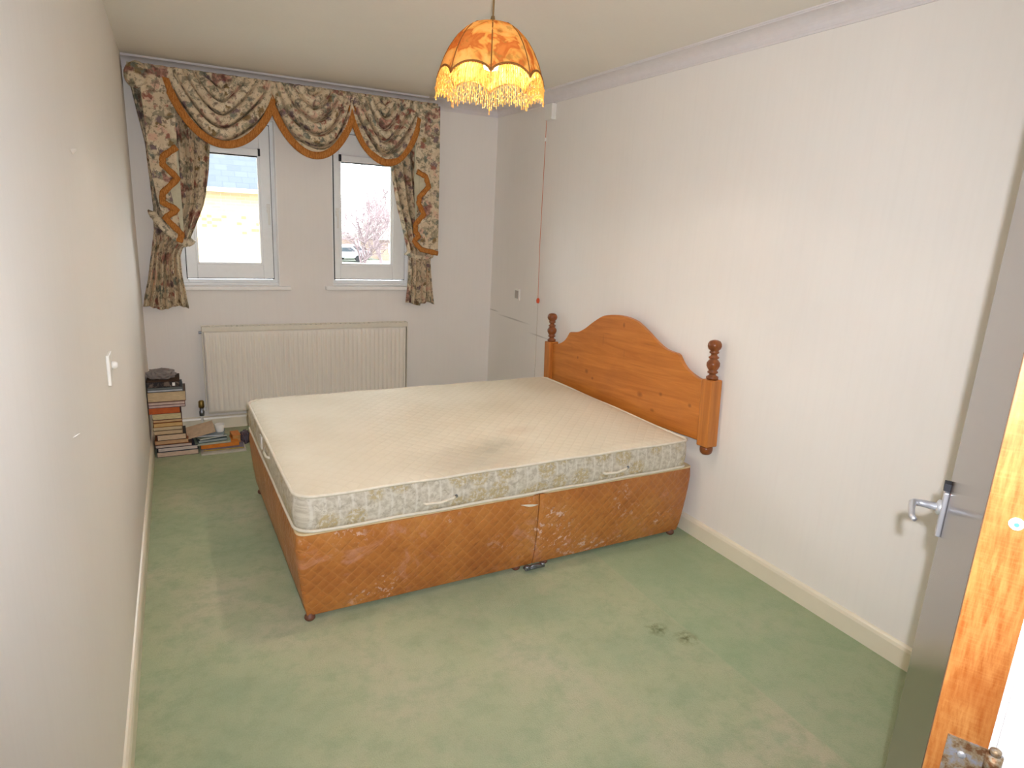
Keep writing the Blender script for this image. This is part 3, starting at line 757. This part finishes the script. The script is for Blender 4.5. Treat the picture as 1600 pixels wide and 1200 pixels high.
cl['label'] = 'floral curtain tied back beside the left wall, at the left window'

# ------------------------------------------------------------------ pendant lamp
lp = thing('pendant_lamp', 'domed orange floral pendant lampshade with a scalloped fringe, hanging from the ceiling and lit', 'lamp', (LAMP.x, LAMP.y, H))
prof = [(.012, 2.206), (.050, 2.202), (.092, 2.184), (.124, 2.155), (.150, 2.118), (.170, 2.078), (.183, 2.040), (.190, 2.010), (.194, 1.985)]
ZP = sorted([(z, r) for r, z in prof])
NR = 8; A0 = atan2(CAMP.y-LAMP.y, CAMP.x-LAMP.x)
def octr(a):      # panels between the ribs are flatter than a circle
    x = ((a-A0) % (2*pi/NR))-pi/NR
    return .62+.38*cos(pi/NR)/cos(x)
def scal(a):      # 0 at the ribs, 1 mid panel
    x = ((a-A0) % (2*pi/NR))/(2*pi/NR); return (4*x*(1-x))**.65
zc, hc = 2.006, .034
def zb_(a): return zc+hc*(scal(a))
def shade(u, v):
    a = A0+2*pi*u; z = 2.206+(zb_(a)-2.206)*(v**.9); r = lerp(ZP, z)*octr(a); return (r*cos(a), r*sin(a), z-H)
bm = bmesh.new(); grid(bm, 128, 22, shade); bmesh.ops.remove_doubles(bm, verts=bm.verts[:], dist=.0003)
sh = obj('lamp_shade', bm, M['shade'], lp, smooth=True); solid(sh, .0012)
for k in range(NR):
    a = A0+2*pi*k/NR; bm = bmesh.new(); pts = []
    for j in range(14):
        z = 2.206+(zc-2.206)*j/13; r = lerp(ZP, z)+.001; pts.append((r*cos(a), r*sin(a), z-H))
    tube(bm, pts, .0022, 6); obj('rib', bm, M['braid'], sh)
bm = bmesh.new(); pts = []
for k in range(161):
    a = A0+2*pi*k/160; z = zb_(a); r = lerp(ZP, z)*octr(a)+.002; pts.append((r*cos(a), r*sin(a), z-H))
tube(bm, pts, .0040, 6); obj('braid_edge', bm, M['braid'], sh, smooth=True)
# crochet fringe: strands, crossings and bobbles that follow the scallops
bm = bmesh.new(); NS = 136
def fp(k, d):
    a = A0+2*pi*k/NS; z = zb_(a)-d; zz = min(z, 2.03); r = (lerp(ZP, max(z, 1.985))+.002)*octr(a)+.0005
    return (r*cos(a), r*sin(a), z-H)
for k in range(NS):
    Lh = .068+.006*((k*7) % 3)
    tube(bm, [fp(k+.15*sin(k*2.1+j), j*Lh/5) for j in range(6)], [.0010, .0012, .0013, .0010, .0012, .0018], 4)
    for d0 in (.016, .034, .050):
        tube(bm, [fp(k, d0), fp(k+1, d0+.012*(1 if k % 2 else -1)*.8)], .0009, 3)
    if k % 3 == 0: lathe(bm, [(0, -.008), (.0042, -.003), (.0042, .004), (0, .008)], 6, fp(k, .030))
    if k % 2 == 0: lathe(bm, [(0, -.007), (.0034, -.002), (.0034, .003), (0, .007)], 6, fp(k, .060))
o = obj('crochet_fringe', bm, M['fringe'], sh); o['kind'] = 'stuff'
bm = bmesh.new(); lathe(bm, [(0, 2.225), (.006, 2.225), (.009, 2.212), (.020, 2.208), (.022, 2.203), (.018, 2.198), (.018, 2.15), (0, 2.15)], 18, (0, 0, -H)); obj('lamp_holder', bm, M['brown_flex'], lp, smooth=True)
bm = bmesh.new(); tube(bm, [(0, 0, -.02), (0.001, 0, -.10), (0, 0, -.182)], .0035, 8); obj('flex', bm, M['brown_flex'], lp)
bm = bmesh.new(); lathe(bm, [(0, 0), (.045, 0), (.045, -.006), (.030, -.022), (.010, -.030), (0, -.030)], 24); obj('ceiling_rose', bm, M['plastic'], lp, smooth=True)
bm = bmesh.new(); lathe(bm, [(0, 2.15), (.012, 2.148), (.016, 2.13), (.026, 2.10), (.030, 2.075), (.024, 2.052), (0, 2.044)], 18, (0, 0, -H)); obj('bulb', bm, M['bulb'], lp, smooth=True)

# ------------------------------------------------------------------ small wall fittings
sw = thing('wall_switch', 'small white switch plate with a round knob on the left wall', 'switch', (0, -2.50, 1.013))
obj('plate', B(0, .010, -.043, .043, -.048, .048), M['plastic'], sw, bevel=.003)
bm = bmesh.new(); lathe(bm, [(0, .010), (.013, .010), (.012, .020), (.008, .026), (0, .027)], 16, (0, .018, .006), 0); obj('knob', bm, M['plastic'], sw, smooth=True)

sk = thing('wall_socket', 'small pale socket plate on the right wall beyond the headboard', 'socket', (W, -.477, .997))
obj('plate', B(-.010, 0, -.043, .043, -.043, .043), M['plastic'], sk, bevel=.003)
obj('centre_insert', B(-.012, -.009, -.026, .026, -.030, .030), M['grey_plastic'], sk, bevel=.002)

pc = thing('pull_cord', 'emergency pull cord with an orange toggle, hanging down the right wall from a small box', 'pull cord', (W, -.84, 2.245))
obj('cord_box', B(-.036, 0, -.045, .045, -.050, .050), M['plastic'], pc, bevel=.003)
bm = bmesh.new(); tube(bm, [(-.022, .04, -.05), (-.022, .03, -.9), (-.022, .010, -1.24)], .0018, 6); obj('upper_cord', bm, M['cord_orange'], pc)
bm = bmesh.new(); tube(bm, [(-.022, .010, -1.265), (-.022, -.004, -1.6), (-.022, -.010, -1.95)], .0015, 6); obj('lower_cord', bm, M['cord_white'], pc)
bm = bmesh.new(); lathe(bm, [(0, -.018), (.009, -.016), (.012, 0), (.010, .014), (.004, .020), (0, .02)], 12, (-.022, .010, -1.252)); obj('toggle', bm, M['orange_toggle'], pc, smooth=True)
bm = bmesh.new(); lathe(bm, [(0, -.012), (.007, -.010), (.009, 0), (.006, .012), (0, .014)], 12, (-.022, .040, -.17)); obj('cord_joiner', bm, M['plastic'], pc, smooth=True)
ck = bmesh.new(); lathe(ck, [(0, -.026), (.010, -.024), (.016, -.010), (.016, .014), (.008, .024), (0, .026)], 16)
o = obj('cord_knob', ck, M['plastic'], None, smooth=True); o.location = (W-.075, -.80, 2.318)
tag(o, 'tiny white knob fixed on the coving, just above the pull cord box', 'knob')

# ------------------------------------------------------------------ door, standing open at the right
P1 = Vector((CAMP.x+.595, CAMP.y+.261, 0)); dl = Vector((.882, .472, 0)).normalized(); dn = Vector((-dl.y, dl.x, 0))
dr = bpy.data.objects.new('door_1', None); COL.objects.link(dr); dr['kind'] = 'structure'
dr.matrix_world = Matrix(((dl.x, dn.x, 0, P1.x), (dl.y, dn.y, 0, P1.y), (0, 0, 1, 0), (0, 0, 0, 1)))
DT = .043; DL = .761
obj('door_leaf', B(.0015, DL, -DT+.001, -.0, .008, 1.99), M['door_face'], dr, bevel=.001)
obj('hinge_edge', B(0, .0016, -DT, -.0008, .008, 1.99), M['door_edge'], dr)
for z in (.20, .985, 1.72):
    bm = B((-.0015, .0002, -DT-.001, -.013, z, z+.10))
    hg = obj('hinge', bm, M['rust'], dr)
    bm = bmesh.new()
    for i in range(5): lathe(bm, [(0, z+.020*i+.001), (.0065, z+.020*i+.001), (.0065, z+.020*i+.0195), (0, z+.020*i+.0195)], 14, (-.004, -DT-.005, 0))
    lathe(bm, [(0, z+.10), (.0045, z+.10), (.0045, z+.104), (.002, z+.106), (0, z+.106)], 12, (-.004, -DT-.005, 0))
    obj('knuckle', bm, M['rust'], hg, smooth=True)
    bm = bmesh.new()
    for zz, yy in ((z+.085, -.026), (z+.05, -.034), (z+.015, -.024)): lathe(bm, [(0, -.0028), (.003, -.0026), (.0038, -.0015), (0, -.0015)], 12, (0, yy, zz), 0)
    obj('screw', bm, M['chrome'], hg, smooth=True)
bm = bmesh.new(); lathe(bm, [(0, -.0020), (.0048, -.0020), (.0056, 0), (0, 0)], 20, (0, -.0225, 1.297), 0); pl = obj('white_plug', bm, M['plastic'], dr)
bm = bmesh.new(); lathe(bm, [(0, -.0026), (.0019, -.0026), (.0019, -.0019), (0, -.0019)], 14, (0, -.0225, 1.297), 0); obj('plug_centre', bm, M['cyan'], pl)
ht = .70
hp = obj('handle_plate', B(ht-.02, ht+.02, 0, .009, 1.006, 1.092), M['chrome'], dr, bevel=.0025)
obj('plate_cap', B(ht-.012, ht+.012, 0, .011, 1.092, 1.106), M['seal'], hp, bevel=.001)
bm = bmesh.new(); tube(bm, [(ht, .008, 1.056), (ht, .040, 1.056), (ht-.004, .050, 1.056), (ht-.012, .0525, 1.057), (ht-.04, .052, 1.056), (ht-.075, .049, 1.054), (ht-.085, .044, 1.053)], [.0075, .0065, .0065, .0065, .0055, .005, .004], 12)
obj('lever', bm, M['chrome'], hp, smooth=True)
bm = bmesh.new(); lathe(bm, [(0, 0), (.014, 0), (.014, .013), (.010, .016), (0, .016)], 16, (ht, 0, 1.056), 1); obj('lever_collar', bm, M['chrome'], hp, smooth=True)

# ------------------------------------------------------------------ books
BC = {}
def cmat(c):
    if c not in BC: BC[c] = plain('book cover %d' % len(BC), c, .5, .3, var=.10, scale=40)
    return BC[c]
def pagemat(c):
    k = ('p',)+c
    if k not in BC:
        n = N('page block %d' % len(BC), .85, .1); v = n.co(scale=(.4, .4, 6)); n.color(n.ramp(n.noise(v, 90, 2), [(.35, lin(tuple(int(q*.86) for q in c))), (.65, lin(c))])); BC[k] = n.m
    return BC[k]
def book(label, loc, w_, d_, t, cover, pages, rotz=0.0, tilt=(0, 0), spine='left', name='book', group=None, hard=.003, pat=None, cat='book'):
    """w along x, d along y; spine on the named side; origin bottom centre"""
    r = thing(name, label, cat, loc, group=group, rot=(tilt[0], tilt[1], rotz))
    c = .0022 if t > .014 else .0010
    bm = B((-w_/2, w_/2, -d_/2, d_/2, 0, c), (-w_/2, w_/2, -d_/2, d_/2, t-c, t))
    if spine == 'left': box(bm, -w_/2, -w_/2+c, -d_/2, d_/2, c, t-c); px0, px1, py0, py1 = -w_/2+c, w_/2-hard, -d_/2+hard, d_/2-hard
    elif spine == 'right': box(bm, w_/2-c, w_/2, -d_/2, d_/2, c, t-c); px0, px1, py0, py1 = -w_/2+hard, w_/2-c, -d_/2+hard, d_/2-hard
    elif spine == 'front': box(bm, -w_/2, w_/2, -d_/2, -d_/2+c, c, t-c); px0, px1, py0, py1 = -w_/2+hard, w_/2-hard, -d_/2+c, d_/2-hard
    else: box(bm, -w_/2, w_/2, d_/2-c, d_/2, c, t-c); px0, px1, py0, py1 = -w_/2+hard, w_/2-hard, -d_/2+hard, d_/2-c
    obj('cover', bm, cmat(cover), r)
    obj('pages', B(px0, px1, py0, py1, c, t-c), pagemat(pages), r)
    return r
G = 'books stacked in the left corner'
z = 0.0; yf = -.51
cream = (214, 196, 164); tan = (206, 178, 134); pink = (214, 190, 168)
stack = [  # x0, x1, thick, cover, pages, spine, label
 (.030, .262, .033, (66, 60, 66), pink, 'left', 'cream-paged book lying on the carpet, bottom of the tall corner stack'),
 (.036, .258, .026, (38, 44, 66), (214, 200, 190), 'left', 'navy covered book with whitish pages, second from the bottom of the tall corner stack'),
 (.024, .228, .020, (88, 66, 58), (208, 190, 178), 'back', 'thin wide dark brown book, third from the bottom of the tall corner stack'),
 (.024, .210, .026, (160, 92, 50), (206, 168, 126), 'left', 'rusty orange book with tan pages, fourth from the bottom of the corner stack'),
 (.038, .198, .037, (50, 44, 40), (220, 192, 162), 'left', 'small thick book with a black spine, in the lower half of the tall corner stack'),
 (.022, .182, .026, (140, 108, 76), (210, 186, 150), 'right', 'paperback with a tan cover, resting on the black-spined book in the corner stack'),
 (.020, .180, .024, (96, 84, 66), (214, 194, 158), 'right', 'paperback with an olive brown cover, midway up the tall corner stack'),
 (.022, .182, .026, (172, 112, 60), (216, 180, 124), 'right', 'yellowish paged paperback with an orange cover, midway up the tall corner stack'),
 (.022, .182, .017, (128, 74, 46), (222, 190, 140), 'right', 'thin brown paperback just below the maroon-spined book in the corner stack'),
 (.022, .180, .040, (92, 52, 48), (212, 196, 152), 'right', 'thick hardback with a maroon spine and pale yellow pages, under the bright orange book'),
 (.006, .172, .036, (190, 92, 40), (190, 96, 44), 'front', 'bright orange book lying above the middle of the tall corner stack'),
 (.006, .206, .018, (70, 60, 72), (216, 190, 180), 'back', 'thin pinkish-paged book lying directly on the bright orange book'),
 (.006, .206, .018, (150, 104, 96), (218, 196, 182), 'back', 'thin book with a dusty pink cover, under the thickest book of the corner stack'),
 (.004, .212, .062, (96, 78, 62), (212, 188, 150), 'right', 'thickest book of the corner stack, with wide cream pages'),
]
for x0, x1, t, cv, pg, spn, lab in stack:
    d_ = .16 if x1-x0 < .2 else .19
    book(lab, ((x0+x1)/2, yf+d_/2+.004*sin(z*90), z), x1-x0, d_, t, cv, pg, 0.012*sin(z*70), spine=spn, group=G)
    z += t+.0006
book('thin blue and white magazine on top of the thickest book in the corner', (.103, yf+.10, z), .19, .19, .012, (120, 136, 146), (196, 200, 204), .0, spine='left', name='magazine', group='magazines on the corner stack', cat='magazine'); z += .0126
book('dark slate magazine under the dark patterned box in the corner', (.102, yf+.10, z), .188, .19, .014, (52, 64, 70), (120, 124, 120), .01, spine='left', name='magazine', group='magazines on the corner stack', cat='magazine'); z += .0146
n = N('dark patterned box print', .5, .3); v = n.co(); n.color(n.mix(n.mask(n.noise(v, 34, 4, .7), .5, .6), lin((42, 36, 36)), lin((112, 96, 84)))); M['dkbox'] = n.m
bx = thing('storage_box', 'dark patterned flat box on top of the tall corner stack of books', 'box', (.098, yf+.09, z))
obj('box_body', B(-.090, .084, -.085, .085, 0, .034), M['dkbox'], bx, bevel=.002)
obj('box_lid', B(-.092, .086, -.087, .087, .034, .045), M['dark'], bx, bevel=.002)
obj('label_sticker', B(.045, .060, -.0885, -.0868, .008, .028), M['plastic'], bx)
z += .045
def crumple(name, label, loc, sx, sy, sz, seed, mt=None):
    bm = bmesh.new(); random.seed(seed)
    bmesh.ops.create_icosphere(bm, subdivisions=4, radius=1.0)
    ax = [(Vector((random.gauss(0, 1), random.gauss(0, 1), random.gauss(0, 1))).normalized(), random.uniform(3, 11), random.uniform(0, 6)) for _ in range(12)]
    for v in bm.verts:
        k = 1+sum(.085*abs(sin(v.co.dot(a)*f+p)) for a, f, p in ax)-.5
        v.co = Vector((v.co.x*sx*k, v.co.y*sy*k, max(0, (v.co.z*k*1.0+.60))*sz))
    o = obj(name, bm, mt or M['bag'], None, smooth=False); o.location = loc; return tag(o, label, 'bag')
crumple('plastic_bag', 'crumpled grey plastic bag lying on the dark box at the top of the corner stack', (.085, yf+.09, z), .068, .060, .030, 3)
# upright books between the wall and the stack
def upright(label, loc, w_, h_, t, cover, pages, rot, group):
    r = thing('book', label, 'book', loc, group=group, rot=rot)
    obj('cover', B((-t/2, -t/2+.002, 0, w_, 0, h_), (t/2-.002, t/2, 0, w_, 0, h_), (-t/2+.002, t/2-.002, 0, .002, 0, h_)), cmat(cover), r)
    obj('pages', B(-t/2+.002, t/2-.002, .002, w_-.003, .003, h_-.003), pagemat(pages), r)
    return r

# the slumped pile beside it
G2 = 'books and papers slumped beside the corner stack'
book('white-edged folder of papers lying flat on the carpet beside the tall stack', (.405, -.455, 0), .265, .20, .012, (196, 190, 176), (206, 200, 186), .02, spine='back', name='paper_folder', group=G2, cat='folder')
book('purple-grey magazine lying on the white-edged folder', (.410, -.435, .0126), .24, .18, .010, (118, 112, 126), (190, 170, 90), -.03, spine='left', name='magazine', group=G2, cat='magazine')
book('orange covered book lying low in the slumped pile', (.385, -.42, .0234), .225, .15, .024, (214, 128, 44), (222, 140, 60), .05, spine='front', group=G2)
book('pale green thin book lying on the orange book', (.345, -.42, .048), .21, .15, .013, (150, 162, 140), (196, 196, 176), .06, spine='back', group=G2)
book('dark teal book with a pale page edge, midway up the slumped pile', (.340, -.415, .0616), .17, .14, .018, (60, 76, 84), (168, 178, 176), .12, spine='right', group=G2)
book('grey-green booklet lying askew near the top of the slumped pile', (.335, -.405, .0802), .17, .14, .010, (128, 142, 128), (206, 208, 196), .28, spine='back', group=G2)
book('blue and white magazine near the top of the slumped pile', (.345, -.40, .0908), .15, .13, .009, (142, 158, 168), (214, 216, 216), -.12, spine='left', name='magazine', group=G2, cat='magazine')
book('open tan book slanting up at the top of the slumped pile', (.282, -.405, .118), .165, .13, .014, (206, 180, 150), (208, 184, 154), .05, tilt=(.22, -.20), spine='back', group=G2)
book('small orange booklet standing on the right side of the slumped pile', (.488, -.38, .024), .05, .10, .050, (206, 130, 60), (196, 150, 90), .1, spine='left', group=G2)
bm = bmesh.new(); lathe(bm, [(0, 0), (.022, 0), (.024, .004), (.030, .05), (.028, .05), (.022, .006), (0, .006)], 20)
o = obj('plastic_cup', bm, M['plastic'], None, smooth=True); o.location = (.395, -.40, .1000); o.rotation_euler = (0, .0, 0)
tag(o, 'small white plastic cup standing on the slumped pile of books by the radiator', 'cup')
crumple('purple_bag', 'small dark purple bag at the right end of the slumped pile on the carpet', (.548, -.36, 0), .030, .05, .045, 9, plain('dark purple fabric', (96, 88, 98), .8, .1))
random.seed(11)

# ------------------------------------------------------------------ outside
GZ = -2.75
struct('ground', B(-60, 120, 3, 160, GZ-.2, GZ), M['grass'])
hs = thing('brick_house', 'pale yellow brick house with a slate roof, seen through the left window', 'house', (-1.5, 13, GZ))
def HP(root, nm, bm, mt, parent=None, **k):
    o = obj(nm, bm, mt, parent or root, **k)
    if parent is None: o.matrix_parent_inverse = Matrix.Translation(-root.location)
    return o
HP(hs, 'wall', B(-7, 2.9, 13, 20, GZ, 1.93), M['brick'])
bm = bmesh.new(); prism(bm, [(12.75, 1.93), (16.5, 5.4), (20.25, 1.93)], lambda a, b, d: (d, a, b), -7.3, 3.1); HP(hs, 'roof', bm, M['slate'])
bm = bmesh.new(); tube(bm, [(-7.3, 12.70, 1.93), (3.1, 12.70, 1.95)], .055, 8); HP(hs, 'gutter', bm, M['gutter'])
h2 = thing('terraced_house', 'low buff house with a brown roof, in the distance through the right window', 'house', (24, 62, GZ))
HP(h2, 'wall', B(18.6, 34, 60, 68, GZ, -.75), M['render_wall'])
bm = bmesh.new(); prism(bm, [(59.5, -.75), (64, 1.1), (68.5, -.75)], lambda a, b, d: (d, a, b), 18.2, 34.4); HP(h2, 'roof', bm, M['brown_roof'])
for x in (19.4, 21.5, 23.6):
    wv = HP(h2, 'window', B(x, x+1.0, 59.93, 60.05, -2.0, -1.1), M['plastic'])
    HP(h2, 'pane', B(x+.1, x+.9, 59.91, 59.94, -1.9, -1.2), M['carglass'], wv)
h3 = thing('garden_shed', 'pale flat-fronted outbuilding behind the trees, through the right window', 'shed', (16.7, 68, GZ))
HP(h3, 'wall', B(15.0, 18.0, 68, 74, GZ, -.9), M['render_wall']); HP(h3, 'roof', B(14.8, 18.2, 67.8, 74.2, -.9, -.65), M['brown_roof'])

def branch(bm, p, d, l, r, depth, rnd):
    n_ = 3; pts = [p]; q = p.copy(); dd = d.copy()
    for i in range(n_):
        dd = (dd+Vector((rnd.gauss(0, .13), rnd.gauss(0, .13), rnd.gauss(.03, .08)))).normalized(); q = q+dd*l/n_; pts.append(q.copy())
    tube(bm, pts, [r, r*.85, r*.72, r*.6], 5 if depth > 2 else 3)
    if depth == 0: return
    for i in range(rnd.choice((3, 4, 4))):
        a = pts[rnd.choice((1, 2, 3, 3))]; nd = (dd+Vector((rnd.gauss(0, .55), rnd.gauss(0, .55), rnd.gauss(.12, .35)))).normalized()
        branch(bm, a, nd, l*rnd.uniform(.68, .86), max(.006, r*.60), depth-1, rnd)
def tree(x, y, h, seed, label):
    rnd = random.Random(seed); bm = bmesh.new()
    branch(bm, Vector((x, y, GZ)), Vector((0, 0, 1)), h*.27, h*.016, 6, rnd)
    o = obj('bare_tree', bm, M['bark']); tag(o, label, 'tree', 'bare winter trees beyond the right window')
tree(10.9, 38, 8.0, 2, 'bare winter tree at the left of the view through the right window')
tree(15.3, 48, 9.6, 5, 'tallest bare winter tree, in the middle of the view through the right window')
tree(24.4, 80, 9.5, 8, 'bare winter tree behind the buff house, at the right of the right window')
tree(17.9, 82, 9.8, 12, 'faint far bare tree above the outbuilding, through the right window')
def car(x, y, mt, label, rz=0.0):
    r = thing('parked_car', label, 'car', (x, y, GZ), rz, 'parked cars beyond the right window')
    side = [(-2.1, .35), (-2.1, .75), (-1.3, .88), (-.8, 1.38), (.7, 1.42), (1.3, .92), (2.0, .82), (2.1, .38)]
    bm = bmesh.new(); prism(bm, side, lambda a, b, d: (a, d, b), -.85, .85); obj('body', bm, mt, r, bevel=.05)
    bm = bmesh.new(); prism(bm, [(-1.15, .92), (-.75, 1.30), (.62, 1.34), (1.08, .94)], lambda a, b, d: (a, d, b), -.86, .86); obj('side_window', bm, M['carglass'], r)
    for wx in (-1.3, 1.3):
        for wy in (-.8, .8):
            bm = bmesh.new(); lathe(bm, [(0, -.1), (.32, -.1), (.32, .1), (0, .1)], 16, (wx, wy, .32), 1); obj('wheel', bm, M['tyre'], r)
car(15.6, 60.5, M['carpaint'], 'pale blue parked car at the lower left of the right window view', .25)
car(14.4, 57.5, M['carpaint2'], 'white parked car nearer the window frame, at the lower left of the right window view', -.2)
